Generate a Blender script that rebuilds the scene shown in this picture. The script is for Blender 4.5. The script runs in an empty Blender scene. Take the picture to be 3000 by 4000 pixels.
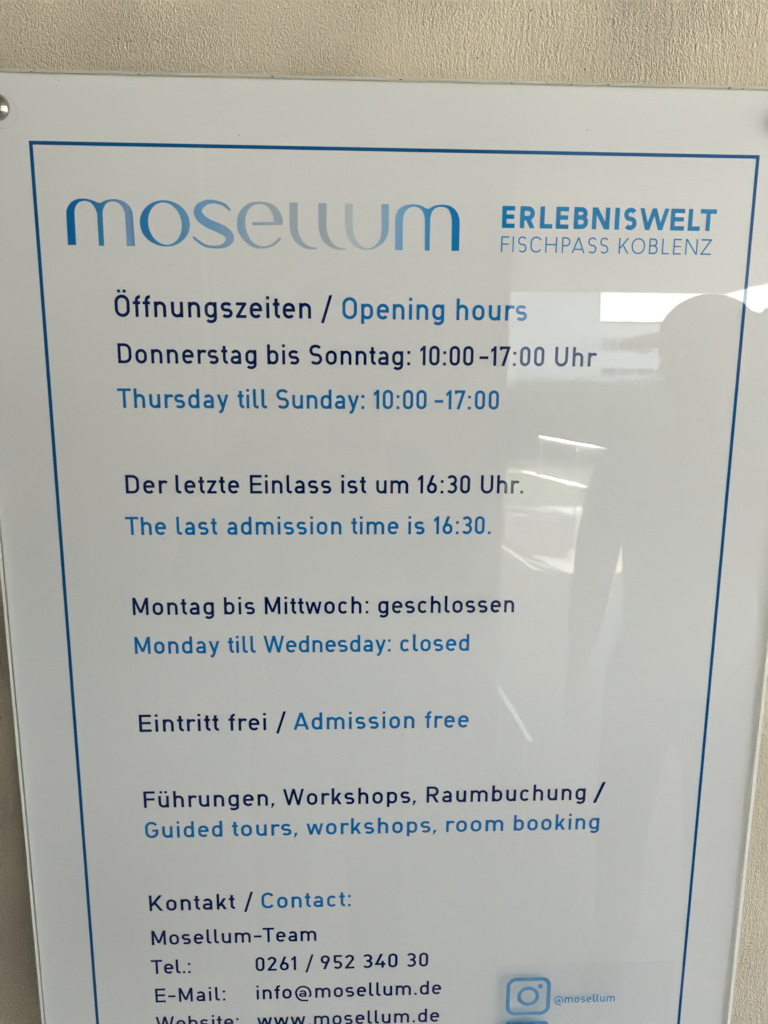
import bpy, bmesh, math, random
import numpy as np
from mathutils import Vector, Matrix, Euler
from mathutils.geometry import delaunay_2d_cdt

S = bpy.context.scene
R = math.radians
PI = math.pi
random.seed(7)

# ------------------------------------------------------------------ camera, sky, sun, exposure
EYE = 1.55                      # lens height; the sign's printed frame starts 0.1636 m above it
cd = bpy.data.cameras.new('camera')
cam = bpy.data.objects.new('camera', cd)
S.collection.objects.link(cam)
cam.location = (-0.03299, -0.52419, EYE)
cam.rotation_euler = (R(79.96453), R(-0.33092), R(-2.33514))
cd.sensor_fit = 'VERTICAL'
cd.sensor_height = 36.0
cd.lens = 2750.0 / 4000.0 * 36.0
cd.clip_start = 0.01
cd.clip_end = 2000
S.camera = cam

SUN_EL, SUN_AZ = 38.0, 195.0     # azimuth measured clockwise from +Y
w = bpy.data.worlds.new('World'); S.world = w
w.use_nodes = True
nt = w.node_tree
sky = nt.nodes.new('ShaderNodeTexSky')
sky.sky_type = 'NISHITA'; sky.sun_disc = False
sky.sun_elevation = R(SUN_EL); sky.sun_rotation = R(SUN_AZ)
sky.dust_density = 3.4; sky.air_density = 1.0; sky.ozone_density = 1.0
bg = nt.nodes['Background']
nt.links.new(sky.outputs[0], bg.inputs[0])
bg.inputs[1].default_value = 0.15

ld = bpy.data.lights.new('sun', 'SUN')
ld.energy = 4.5; ld.angle = R(0.53); ld.color = (1.0, 0.955, 0.89)
sun = bpy.data.objects.new('sun', ld)
S.collection.objects.link(sun)
sd = Vector((math.sin(R(SUN_AZ)) * math.cos(R(SUN_EL)), math.cos(R(SUN_AZ)) * math.cos(R(SUN_EL)), math.sin(R(SUN_EL))))
sun.rotation_euler = (-sd).to_track_quat('-Z', 'Y').to_euler()

vs = S.view_settings
S.display_settings.display_device = 'sRGB'
vs.view_transform = 'Standard'; vs.look = 'None'; vs.gamma = 1.0
vs.exposure = 3.91
S.cycles.use_denoising = True
S.cycles.max_bounces = 10; S.cycles.diffuse_bounces = 5
S.cycles.transparent_max_bounces = 16
S.cycles.sample_clamp_indirect = 8.0

# ------------------------------------------------------------------ helpers
def link(o, parent=None):
    S.collection.objects.link(o)
    if parent: o.parent = parent
    return o

def empty(name, loc, label=None, cat=None, group=None, rz=0):
    o = bpy.data.objects.new(name, None); o.location = loc; o.rotation_euler = (0, 0, rz)
    o.empty_display_size = 0.1
    link(o); tag(o, label, cat, group); return o

def tag(o, label=None, cat=None, group=None, kind=None):
    if label: o['label'] = label
    if cat: o['category'] = cat
    if group: o['group'] = group
    if kind: o['kind'] = kind
    return o

def mesh(name, verts, faces, mat, parent=None, smooth=False):
    me = bpy.data.meshes.new(name)
    me.from_pydata([tuple(v) for v in verts], [], [tuple(f) for f in faces])
    me.materials.append(mat)
    if smooth:
        me.shade_smooth()
    me.update()
    return link(bpy.data.objects.new(name, me), parent)

def from_bm(name, bm, mat, parent=None, smooth=False):
    me = bpy.data.meshes.new(name); bm.to_mesh(me); bm.free()
    me.materials.append(mat)
    if smooth: me.shade_smooth()
    return link(bpy.data.objects.new(name, me), parent)

def bx(bm, x0, x1, y0, y1, z0, z1, bev=0.0):
    r = bmesh.ops.create_cube(bm, size=1.0, matrix=Matrix.Translation(((x0+x1)/2, (y0+y1)/2, (z0+z1)/2)) @ Matrix.Diagonal((x1-x0, y1-y0, z1-z0, 1)))
    if bev > 0:
        es = list({e for v in r['verts'] for e in v.link_edges})
        bmesh.ops.bevel(bm, geom=es, offset=bev, segments=2, affect='EDGES', profile=0.5)

def box(name, x0, x1, y0, y1, z0, z1, mat, parent=None, bev=0.0):
    bm = bmesh.new(); bx(bm, x0, x1, y0, y1, z0, z1, bev)
    return from_bm(name, bm, mat, parent)

def tube_bm(bm, a, b, r, n=12):
    a = Vector(a); b = Vector(b); d = b - a
    M = Matrix.Translation((a+b)/2) @ d.to_track_quat('Z', 'Y').to_matrix().to_4x4()
    bmesh.ops.create_cone(bm, cap_ends=True, segments=n, radius1=r, radius2=r, depth=d.length, matrix=M)

def tube(name, a, b, r, mat, parent=None, n=12):
    bm = bmesh.new(); tube_bm(bm, a, b, r, n)
    return from_bm(name, bm, mat, parent, True)

# ------------------------------------------------------------------ materials
def mat(name):
    m = bpy.data.materials.new(name); m.use_nodes = True
    return m, m.node_tree, m.node_tree.nodes['Principled BSDF']

def simple(name, col, rough=0.6, metal=0.0, spec=0.5, var=0.0, scale=5.0, bump=0.0, bscale=60.0):
    m, t, p = mat(name)
    p.inputs['Base Color'].default_value = (*col, 1)
    p.inputs['Roughness'].default_value = rough
    p.inputs['Metallic'].default_value = metal
    p.inputs['Specular IOR Level'].default_value = spec
    tc = t.nodes.new('ShaderNodeTexCoord')
    if var > 0:
        n = t.nodes.new('ShaderNodeTexNoise'); n.inputs['Scale'].default_value = scale; n.inputs['Detail'].default_value = 5
        t.links.new(tc.outputs['Object'], n.inputs['Vector'])
        mx = t.nodes.new('ShaderNodeMix'); mx.data_type = 'RGBA'
        mx.inputs['A'].default_value = (*[c*(1-var) for c in col], 1)
        mx.inputs['B'].default_value = (*[min(1, c*(1+var)) for c in col], 1)
        t.links.new(n.outputs['Fac'], mx.inputs['Factor'])
        t.links.new(mx.outputs['Result'], p.inputs['Base Color'])
    if bump > 0:
        n = t.nodes.new('ShaderNodeTexNoise'); n.inputs['Scale'].default_value = bscale; n.inputs['Detail'].default_value = 4
        t.links.new(tc.outputs['Object'], n.inputs['Vector'])
        b = t.nodes.new('ShaderNodeBump'); b.inputs['Strength'].default_value = 1.0; b.inputs['Distance'].default_value = bump
        t.links.new(n.outputs['Fac'], b.inputs['Height']); t.links.new(b.outputs['Normal'], p.inputs['Normal'])
    return m

def plaster_material():
    """cream roughcast render: worm-like trowel strokes whose direction wanders"""
    m, t, p = mat('cream_plaster')
    N, L = t.nodes, t.links
    tc = N.new('ShaderNodeTexCoord')
    def noise(vec, scale, detail=3, rough=0.55):
        n = N.new('ShaderNodeTexNoise'); n.inputs['Scale'].default_value = scale
        n.inputs['Detail'].default_value = detail; n.inputs['Roughness'].default_value = rough
        L.new(vec, n.inputs['Vector']); return n
    def mapping(rot, sc):
        mp = N.new('ShaderNodeMapping'); mp.inputs['Rotation'].default_value = (0, rot, 0); mp.inputs['Scale'].default_value = sc
        L.new(warp.outputs[0], mp.inputs['Vector']); return mp.outputs[0]
    def math_(op, a, b=None, c=None):
        x = N.new('ShaderNodeMath'); x.operation = op
        for i, v in enumerate((a, b, c)):
            if v is None: continue
            if isinstance(v, (int, float)): x.inputs[i].default_value = v
            else: L.new(v, x.inputs[i])
        return x.outputs[0]
    big = noise(tc.outputs['Object'], 14.0, 2)
    warp = N.new('ShaderNodeVectorMath'); warp.operation = 'MULTIPLY_ADD'
    L.new(big.outputs['Color'], warp.inputs[0]); warp.inputs[1].default_value = (.018, .018, .018)
    L.new(tc.outputs['Object'], warp.inputs[2])
    # two stroke fields: near-vertical, and leaning down to the right
    sA = noise(mapping(R(-7), (1.0, 1.0, 0.52)), 1000.0, 1.5, 0.6)
    sB = noise(mapping(R(-36), (1.0, 1.0, 0.44)), 1000.0, 1.5, 0.6)
    reg = noise(tc.outputs['Object'], 5.5, 2)
    sel = N.new('ShaderNodeMapRange'); sel.inputs[1].default_value = 0.44; sel.inputs[2].default_value = 0.60
    sx = N.new('ShaderNodeSeparateXYZ'); L.new(tc.outputs['Object'], sx.inputs[0])
    bias = math_('MULTIPLY_ADD', sx.outputs[0], 0.55, reg.outputs['Fac'])
    L.new(bias, sel.inputs[0])
    mixs = N.new('ShaderNodeMix'); L.new(sel.outputs[0], mixs.inputs[0])
    L.new(sA.outputs['Fac'], mixs.inputs[2]); L.new(sB.outputs['Fac'], mixs.inputs[3])
    grit = noise(warp.outputs[0], 1300.0, 1.0, 0.6)
    amp = noise(tc.outputs['Object'], 9.0, 2)
    ampr = N.new('ShaderNodeMapRange'); ampr.inputs[1].default_value = 0.33; ampr.inputs[2].default_value = 0.55
    ampr.inputs[3].default_value = 0.45; ampr.inputs[4].default_value = 1.0
    L.new(amp.outputs['Fac'], ampr.inputs[0])
    # ridged: flattens the tops a little
    k = math_('SUBTRACT', mixs.outputs[0], 0.5)
    k = math_('MULTIPLY', k, 2.8)
    k = math_('MINIMUM', k, 0.42)
    h = math_('MULTIPLY_ADD', grit.outputs['Fac'], 0.35, k)
    # broad trowel drags under the grain
    drag = noise(mapping(R(-40), (1.0, 1.0, 0.10)), 420.0, 1.0, 0.5)
    dr = math_('MULTIPLY', math_('SUBTRACT', drag.outputs['Fac'], 0.5), sel.outputs[0])
    h = math_('MULTIPLY_ADD', dr, 1.5, h)
    h = math_('MULTIPLY', h, ampr.outputs[0])
    pit = N.new('ShaderNodeTexVoronoi'); pit.inputs['Scale'].default_value = 70.0; L.new(warp.outputs[0], pit.inputs['Vector'])
    pr = N.new('ShaderNodeMapRange'); pr.inputs[1].default_value = 0.03; pr.inputs[2].default_value = 0.075
    pr.inputs[3].default_value = -0.9; pr.inputs[4].default_value = 0.0
    L.new(pit.outputs['Distance'], pr.inputs[0])
    h = math_('ADD', h, pr.outputs[0])
    bmp = N.new('ShaderNodeBump'); bmp.inputs['Strength'].default_value = 1.0; bmp.inputs['Distance'].default_value = 0.0015
    L.new(h, bmp.inputs['Height']); L.new(bmp.outputs['Normal'], p.inputs['Normal'])
    # colour of the paint: cream with soft blotches and a dark brown tone in the pits
    blot = noise(tc.outputs['Object'], 3.0, 5)
    cr = N.new('ShaderNodeMix'); cr.data_type = 'RGBA'
    cr.inputs['A'].default_value = (0.73, 0.64, 0.475, 1); cr.inputs['B'].default_value = (0.80, 0.71, 0.545, 1)
    L.new(blot.outputs['Fac'], cr.inputs['Factor'])
    pit_tone = N.new('ShaderNodeMapRange'); pit_tone.inputs[1].default_value = -0.9; pit_tone.inputs[2].default_value = -0.3
    pit_tone.inputs[3].default_value = 0.55; pit_tone.inputs[4].default_value = 0.0
    L.new(h, pit_tone.inputs[0])
    c2 = N.new('ShaderNodeMix'); c2.data_type = 'RGBA'
    L.new(pit_tone.outputs[0], c2.inputs['Factor']); L.new(cr.outputs['Result'], c2.inputs['A'])
    c2.inputs['B'].default_value = (0.16, 0.12, 0.07, 1)
    L.new(c2.outputs['Result'], p.inputs['Base Color'])
    p.inputs['Roughness'].default_value = 0.62
    p.inputs['Specular IOR Level'].default_value = 0.35
    return m

def clear_sheet_material(name, rough=0.012, tint=(0.985, 0.99, 0.985), wav=0.0):
    """clear acrylic without refraction: Fresnel gloss over a see-through body"""
    m = bpy.data.materials.new(name); m.use_nodes = True
    t = m.node_tree; t.nodes.clear()
    out = t.nodes.new('ShaderNodeOutputMaterial')
    mix = t.nodes.new('ShaderNodeMixShader'); fr = t.nodes.new('ShaderNodeFresnel'); fr.inputs['IOR'].default_value = 1.49
    tr = t.nodes.new('ShaderNodeBsdfTransparent'); tr.inputs['Color'].default_value = (*tint, 1)
    gl = t.nodes.new('ShaderNodeBsdfGlossy'); gl.inputs['Roughness'].default_value = rough
    gl.inputs['Color'].default_value = (1, 1, 1, 1)
    # a slab gives the same Fresnel loss from either side: undo the inside-out index on back faces
    ge = t.nodes.new('ShaderNodeNewGeometry'); mr = t.nodes.new('ShaderNodeMapRange')
    mr.inputs[3].default_value = 1.49; mr.inputs[4].default_value = 1/1.49
    t.links.new(ge.outputs['Backfacing'], mr.inputs[0]); t.links.new(mr.outputs[0], fr.inputs['IOR'])
    t.links.new(fr.outputs[0], mix.inputs[0]); t.links.new(tr.outputs[0], mix.inputs[1]); t.links.new(gl.outputs[0], mix.inputs[2])
    t.links.new(mix.outputs[0], out.inputs[0])
    if wav > 0:
        # hand smears and dried drops: patches of slightly duller gloss
        tc0 = t.nodes.new('ShaderNodeTexCoord'); sm = t.nodes.new('ShaderNodeTexNoise'); sm.inputs['Scale'].default_value = 6.0
        sm.inputs['Detail'].default_value = 6.0; sm.inputs['Roughness'].default_value = 0.65; sm.inputs['Distortion'].default_value = 0.6
        t.links.new(tc0.outputs['Object'], sm.inputs['Vector'])
        mp = t.nodes.new('ShaderNodeMapRange'); mp.inputs[1].default_value = 0.42; mp.inputs[2].default_value = 0.68
        mp.inputs[3].default_value = 0.006; mp.inputs[4].default_value = 0.032
        t.links.new(sm.outputs['Fac'], mp.inputs[0]); t.links.new(mp.outputs[0], gl.inputs['Roughness'])
        tc = t.nodes.new('ShaderNodeTexCoord'); n = t.nodes.new('ShaderNodeTexNoise'); n.inputs['Scale'].default_value = 11.0
        n.inputs['Detail'].default_value = 1.0
        t.links.new(tc.outputs['Object'], n.inputs['Vector'])
        b = t.nodes.new('ShaderNodeBump'); b.inputs['Distance'].default_value = wav; b.inputs['Strength'].default_value = 1.0
        t.links.new(n.outputs['Fac'], b.inputs['Height']); t.links.new(b.outputs['Normal'], gl.inputs['Normal'])
    return m

M = {}
M['plaster'] = plaster_material()
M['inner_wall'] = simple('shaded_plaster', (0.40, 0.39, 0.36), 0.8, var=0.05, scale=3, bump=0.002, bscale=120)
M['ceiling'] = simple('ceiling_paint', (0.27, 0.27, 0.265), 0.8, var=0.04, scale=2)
M['floor'] = simple('concrete_paving', (0.42, 0.405, 0.375), 0.8, var=0.15, scale=3, bump=0.002, bscale=40)
M['ground'] = simple('lawn', (0.055, 0.075, 0.022), 0.9, var=0.35, scale=0.8, bump=0.03, bscale=8)
M['paving'] = simple('bounce_paving', (0.52, 0.485, 0.42), 0.8, var=0.12, scale=3, bump=0.002, bscale=40)
M['print'] = simple('printed_white', (0.80, 0.80, 0.79), 0.55, spec=0.0, var=0.012, scale=9)
M['board'] = simple('white_board', (0.72, 0.73, 0.70), 0.6)
M['clear'] = clear_sheet_material('clear_acrylic', wav=0.000018)
M['dark'] = simple('dark_blue_ink', (0.0003, 0.0110, 0.092), 0.5, spec=0.0)
M['blue'] = simple('blue_ink', (0.0003, 0.178, 0.50), 0.5, spec=0.0)
M['frame'] = simple('frame_blue_ink', (0.0003, 0.095, 0.29), 0.5, spec=0.0)
M['heading'] = simple('heading_blue_ink', (0.0003, 0.225, 0.53), 0.5, spec=0.0)
M['film_ink'] = simple('sticker_blue_ink', (0.03, 0.25, 0.58), 0.45, spec=0.4, var=0.18, scale=260)
M['seam'] = simple('dirty_seam', (0.34, 0.31, 0.26), 0.9, var=0.5, scale=60)
M['steel'] = simple('brushed_steel', (0.42, 0.38, 0.33), 0.16, 1.0, bump=0.0002, bscale=300)
M['stainless'] = simple('stainless_tube', (0.84, 0.83, 0.81), 0.42, 1.0)
M['bright_steel'] = simple('polished_flat_steel', (0.86, 0.86, 0.85), 0.26, 1.0)
M['black'] = simple('dirt_fleck', (0.02, 0.018, 0.015), 0.9)
M['white_paint'] = simple('white_metal_paint', (0.8, 0.8, 0.78), 0.35)
M['white_wall'] = simple('white_render', (0.80, 0.80, 0.78), 0.8, var=0.04, scale=0.5)
M['glass'] = simple('window_glass', (0.02, 0.025, 0.03), 0.05, spec=0.3)
M['leaf'] = simple('leaf', (0.07, 0.12, 0.03), 0.75, spec=0.2, var=0.5, scale=2)
M['bark'] = simple('bark', (0.12, 0.09, 0.06), 0.9, bump=0.02, bscale=20)
M['skin'] = simple('skin', (0.52, 0.30, 0.21), 0.5)
M['hair'] = simple('hair', (0.045, 0.03, 0.02), 0.7, bump=0.004, bscale=150)
M['navy'] = simple('navy_cloth', (0.03, 0.04, 0.075), 0.9, bump=0.003, bscale=30)
M['olive'] = simple('grey_green_cloth', (0.36, 0.36, 0.33), 0.9, bump=0.003, bscale=30)
M['denim'] = simple('denim', (0.04, 0.06, 0.11), 0.9, bump=0.002, bscale=60)
M['shoe'] = simple('shoe_leather', (0.03, 0.025, 0.02), 0.5)
M['eye_white'] = simple('eye_white', (0.8, 0.78, 0.75), 0.2)
M['iris'] = simple('iris', (0.03, 0.02, 0.015), 0.1)
M['phone'] = simple('phone_body', (0.02, 0.02, 0.022), 0.25)

def vinyl_ink(m):
    t = m.node_tree; p = t.nodes['Principled BSDF']; out = t.nodes['Material Output']
    tr = t.nodes.new('ShaderNodeBsdfTransparent'); tr.inputs[0].default_value = (0.42, 0.74, 0.95, 1)
    mx = t.nodes.new('ShaderNodeMixShader'); mx.inputs[0].default_value = 0.50
    t.links.new(p.outputs[0], mx.inputs[1]); t.links.new(tr.outputs[0], mx.inputs[2]); t.links.new(mx.outputs[0], out.inputs[0])
vinyl_ink(M['film_ink'])

# logo print: its ink itself runs from strong blue to pale grey and back along the word
def logo_material():
    m, t, p = mat('logo_ink')
    tc = t.nodes.new('ShaderNodeTexCoord'); sx = t.nodes.new('ShaderNodeSeparateXYZ')
    t.links.new(tc.outputs['Object'], sx.inputs[0])
    mr = t.nodes.new('ShaderNodeMapRange'); mr.inputs[1].default_value = -0.233; mr.inputs[2].default_value = 0.0415
    t.links.new(sx.outputs[0], mr.inputs[0])
    cr = t.nodes.new('ShaderNodeValToRGB'); t.links.new(mr.outputs[0], cr.inputs[0])
    def lin(c): return tuple((v/255/12.92 if v/255 < .04045 else ((v/255+.055)/1.055)**2.4) for v in c)
    stops = [(0.0, (0, 108, 180)), (0.045, (12, 116, 182)), (0.095, (60, 138, 190)), (0.155, (128, 165, 206)),
             (0.19, (36, 126, 190)), (0.24, (70, 148, 202)), (0.31, (110, 165, 208)), (0.37, (120, 170, 212)),
             (0.43, (150, 180, 208)), (0.50, (165, 184, 200)), (0.58, (172, 186, 200)), (0.66, (174, 188, 200)),
             (0.71, (196, 206, 212)), (0.76, (190, 205, 216)), (0.80, (150, 185, 215)), (0.845, (128, 180, 220)),
             (0.91, (70, 155, 208)), (0.97, (0, 126, 192)), (1.0, (0, 122, 190))]
    el = cr.color_ramp.elements
    el[0].position, el[0].color = stops[0][0], (*[min(.85, q*1.15) for q in lin(stops[0][1])], 1)
    el[1].position, el[1].color = stops[-1][0], (*[min(.85, q*1.15) for q in lin(stops[-1][1])], 1)
    for pos, c in stops[1:-1]:
        e = el.new(pos); e.color = (*[min(.85, q*1.15) for q in lin(c)], 1)
    n = t.nodes.new('ShaderNodeTexNoise'); n.inputs['Scale'].default_value = 900
    t.links.new(tc.outputs['Object'], n.inputs['Vector'])
    mx = t.nodes.new('ShaderNodeMix'); mx.data_type = 'RGBA'; mx.blend_type = 'MULTIPLY'; mx.inputs['Factor'].default_value = 0.25
    t.links.new(cr.outputs[0], mx.inputs['A']); t.links.new(n.outputs['Fac'], mx.inputs['B'])
    t.links.new(mx.outputs['Result'], p.inputs['Base Color'])
    p.inputs['Roughness'].default_value = 0.5; p.inputs['Specular IOR Level'].default_value = 0.0
    return m
M['logo'] = logo_material()

def edge_material():
    """sawn edge of the acrylic sheet: milky, lets some light through"""
    m = bpy.data.materials.new('sawn_acrylic_edge'); m.use_nodes = True
    t = m.node_tree; t.nodes.clear()
    out = t.nodes.new('ShaderNodeOutputMaterial')
    d = t.nodes.new('ShaderNodeBsdfDiffuse'); d.inputs[0].default_value = (0.93, 0.94, 0.89, 1)
    s = t.nodes.new('ShaderNodeBsdfTranslucent'); s.inputs[0].default_value = (0.95, 0.96, 0.91, 1)
    mx = t.nodes.new('ShaderNodeMixShader'); mx.inputs[0].default_value = 0.62
    t.links.new(d.outputs[0], mx.inputs[1]); t.links.new(s.outputs[0], mx.inputs[2]); t.links.new(mx.outputs[0], out.inputs[0])
    return m
M['edge'] = edge_material()

def film_material():
    """thin film stuck flat on the acrylic: hardly tints, a little hazier sheen"""
    m = bpy.data.materials.new('clear_film'); m.use_nodes = True
    t = m.node_tree; t.nodes.clear()
    out = t.nodes.new('ShaderNodeOutputMaterial')
    tr = t.nodes.new('ShaderNodeBsdfTransparent'); tr.inputs[0].default_value = (0.990, 0.992, 0.998, 1)
    gl = t.nodes.new('ShaderNodeBsdfGlossy'); gl.inputs['Roughness'].default_value = 0.10
    m2 = t.nodes.new('ShaderNodeMixShader'); m2.inputs[0].default_value = 0.025
    t.links.new(tr.outputs[0], m2.inputs[1]); t.links.new(gl.outputs[0], m2.inputs[2]); t.links.new(m2.outputs[0], out.inputs[0])
    return m
M['film'] = film_material()

# ------------------------------------------------------------------ stroke lettering (cap height = 1)
def rect(x0, x1, y0, y1): return [[(x0, y0), (x1, y0), (x1, y1), (x0, y1)]]
def strip(pts, wd, closed=False):
    """a stroke of width wd (or a width per point) along pts -> list of quads"""
    n = len(pts); L = []; Rr = []
    for i in range(n):
        if closed: a, b = pts[i-1], pts[(i+1) % n]
        else: a, b = pts[max(0, i-1)], pts[min(n-1, i+1)]
        dx, dy = b[0]-a[0], b[1]-a[1]; l = math.hypot(dx, dy) or 1
        nx, ny = -dy/l, dx/l
        k = (wd[i] if isinstance(wd, (list, tuple)) else wd)/2
        L.append((pts[i][0]+nx*k, pts[i][1]+ny*k)); Rr.append((pts[i][0]-nx*k, pts[i][1]-ny*k))
    q = []
    for i in range(n if closed else n-1):
        j = (i+1) % n
        q.append([Rr[i], Rr[j], L[j], L[i]])
    return q
def arc(cx, cy, rx, ry, a0, a1, n=None):
    n = n or max(4, int(abs(a1-a0)/11))
    return [(cx+rx*math.cos(R(a0+(a1-a0)*i/n)), cy+ry*math.sin(R(a0+(a1-a0)*i/n))) for i in range(n+1)]
def line(a, b, n=2): return [(a[0]+(b[0]-a[0])*i/n, a[1]+(b[1]-a[1])*i/n) for i in range(n+1)]
def join(*segs):
    out = []
    for s in segs:
        for p in s:
            if not out or math.hypot(p[0]-out[-1][0], p[1]-out[-1][1]) > 1e-5: out.append(p)
    return out
def diag(xa, ya, xb, yb, t):
    """straight slanting stroke with level ends; xa/xb are centre positions"""
    dx, dy = xb-xa, yb-ya; l = math.hypot(dx, dy); k = t*l/abs(dy)/2
    return [[(xa-k, ya), (xa+k, ya), (xb+k, yb), (xb-k, yb)]]
def stadium(x0, x1, y0, y1, t, rad=None):
    h = t/2; r = (x1-x0-t)/2; cx = (x0+x1)/2; ry = min(rad or r, (y1-y0-t)/2)
    return strip(join(arc(cx, y1-h-ry, r, ry, 0, 180, 16), arc(cx, y0+h+ry, r, ry, 180, 360, 16))[:-1], t, True)

XH = 0.715
def glyph(ch, t, w=None):
    h = t/2; X = XH
    if ch in 'OÖ':
        w = w or .70; q = stadium(0, w, -.01, 1.01, t)
        if ch == 'Ö': q += rect(w*.5-.2, w*.5-.2+t*.95, 1.10, 1.24) + rect(w*.5+.2-t*.95, w*.5+.2, 1.10, 1.24)
    elif ch == '0': w = w or .545; q = stadium(0, w, -.005, 1.005, t)
    elif ch == 'o': w = w or .585; q = stadium(0, w, -.01, X+.01, t)
    elif ch in 'nhr' or ch == 'm':
        r = .2
        if ch == 'r':
            w = w or .40; r = .215
            q = rect(0, t, 0, X) + strip(arc(h+r, X-h-r, r, r, 175, 48), t)
        elif ch == 'm':
            w = w or .97; r = (w-t)/4
            q = rect(0, t, 0, X)
            for k in (0, 1):
                x0 = h+2*r*k
                q += strip(join(arc(x0+r, X-h-r+.01, r, r, 172, 0), line((x0+2*r, X-h-r), (x0+2*r, 0), 1)), t)
        else:
            w = w or .565; r = (w-t)/2
            q = rect(0, t, 0, 1.0 if ch == 'h' else X)
            q += strip(join(arc(w/2, X-h-r+.01, r, r, 172, 0), line((w-h, X-h-r), (w-h, 0), 1)), t)
    elif ch in 'uü':
        w = w or .565; r = (w-t)/2
        q = rect(w-t, w, 0, X) + strip(join(line((h, X), (h, h+r), 1), arc(w/2, h+r-.01, r, r, 180, 352)), t)
        if ch == 'ü': q += rect(w/2-.2, w/2-.2+t*.95, .86, 1.0) + rect(w/2+.2-t*.95, w/2+.2, .86, 1.0)
    elif ch == 'b': w = w or .575; q = rect(0, t, 0, 1) + stadium(0, w, -.01, X+.01, t)
    elif ch == 'd': w = w or .575; q = rect(w-t, w, 0, 1) + stadium(0, w, -.01, X+.01, t)
    elif ch == 'p': w = w or .575; q = rect(0, t, -.22, X) + stadium(0, w, -.01, X+.01, t)
    elif ch == 'g':
        w = w or .575; r = (w-t)/2
        q = stadium(0, w, -.01, X+.01, t) + strip(join(line((w-h, X), (w-h, -.245+h+r*.8), 1), arc(w/2, -.255+h+r*.8, r, r*.8, 0, -145)), t)
    elif ch == 'a':
        w = w or .545; r = (w-t)/2; yb = .42-h+.005; rb = (yb-h)/2
        q = strip(join([(w-h, 0)], line((w-h, X-h-r), (w-h, X-h-r)), arc(w/2, X-h-r+.01, r, r, 0, 150)), t)
        q += strip(join([(w-h, yb)], arc(h+rb, h+rb-.005, rb, rb, 90, 270, 14), arc(w-h-.17, h+.165, .17, .17, 270, 350)), t)
    elif ch == 'e':
        w = w or .585; r = (w-t)/2
        q = strip(join(line((w-h, .31), (w-h, X-h-r), 1), arc(w/2, X-h-r+.01, r, r, 0, 180), arc(w/2, h+r-.01, r, r, 180, 322)), t)
        q += rect(h, w-h, .31, .31+t*.92)
    elif ch in 'sS':
        H = X if ch == 's' else 1.0; w = w or (.56 if ch == 's' else .66)
        ry = (H+.02-t)/4; rx = ry*1.12 if ch == 's' else ry*1.0; y1 = H+.01-h; y0 = -.01+h
        k = .86
        q = strip(join(arc(w*.52, y1-ry*1.25, w*.5-h*.9, ry*1.25, 38, 90), line((w*.52, y1), (h+rx, y1)), arc(h+rx, y1-ry, rx, ry, 90, 255),
                       arc(w-h-rx, y0+ry, rx, ry, 75, -90), line((w-h-rx, y0), (w*.47, y0)), arc(w*.47, y0+ry*1.25, w*.47-h*.9, ry*1.25, 270, 222)), t)
    elif ch == 'f':
        w = w or .37; r = .16; x = .105+h
        q = strip(join(line((x, 0), (x, 1-h-r), 1), arc(x+r, 1-h-r, r, r, 180, 90), [(w-.01, 1-h)]), t) + rect(0, w-.02, X-t*.92, X)
    elif ch == 't':
        w = w or .335; r = .15; x = .085+h
        q = strip(join(line((x, .91), (x, h+r), 1), arc(x+r, h+r, r, r, 180, 270), [(w, h)]), t) + rect(0, w-.015, X-t*.92, X)
    elif ch == 'l':
        w = w or .285; r = .13
        q = strip(join(line((h, 1), (h, h+r), 1), arc(h+r, h+r, r, r, 180, 270), [(w, h)]), t)
    elif ch == 'i': w = w or t; q = rect(0, t, 0, X) + rect(0, t, .865, 1.01)
    elif ch in 'cC':
        H = X if ch == 'c' else 1.0; w = w or (.54 if ch == 'c' else .70)
        r = (w-t)/2*1.04
        q = strip(join(arc(h+r, H+.01-h-r, r, r, 35 if ch == 'c' else 28, 180), arc(h+r, h+r-.01, r, r, 180, 325 if ch == 'c' else 332)), t)
    elif ch == 'z':
        w = w or .50; b = t*.92
        q = rect(.01, w, X-b, X) + rect(0, w, 0, b) + diag(t*.72, b*.9, w-t*.72, X-b*.9, t*.95)
    elif ch == 'Z':
        w = w or .62; b = t
        q = rect(.01, w, 1-b, 1) + rect(0, w, 0, b) + diag(t*.7, b*.9, w-t*.7, 1-b*.9, t)
    elif ch == 'y':
        w = w or .62; c = w/2
        q = diag(h*1.15, X, c+.02, .02, t*.98) + strip(join([(w-h*1.08, X), (c-.055, -.14)], arc(c-.13, -.12, .08, .055, -20, -90), [(c-.20, -.175)]), t*.95)
        q = [p for p in q]
    elif ch == 'k':
        w = w or .56; q = rect(0, t, 0, 1) + diag(t*.9, .20, w-h*1.4, X, t) + diag(.27, .38, w-h*1.15, 0, t)
    elif ch == 'w':
        w = w or .92; k = h*1.05; a = w*.27; b = w*.73
        q = diag(k, X, a, 0, t*.93) + diag(w*.5-.005, X-.02, a, 0, t*.93) + diag(w*.5+.005, X-.02, b, 0, t*.93) + diag(w-k, X, b, 0, t*.93)
    elif ch == 'W':
        w = w or 1.16; k = h*1.03; a = w*.28; b = w*.72; tt = t*.95
        q = diag(k, 1, a, 0, tt) + diag(w*.5, 1, a, 0, tt) + diag(w*.5, 1, b, 0, tt) + diag(w-k, 1, b, 0, tt)
    elif ch == 'M':
        w = w or .86; q = rect(0, t, 0, 1) + rect(w-t, w, 0, 1) + diag(t*.55, 1, w/2, .12, t*.95) + diag(w-t*.55, 1, w/2, .12, t*.95)
    elif ch == 'N':
        w = w or .74; q = rect(0, t, 0, 1) + rect(w-t, w, 0, 1) + diag(t*.62, 1, w-t*.62, 0, t)
    elif ch == 'A':
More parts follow.
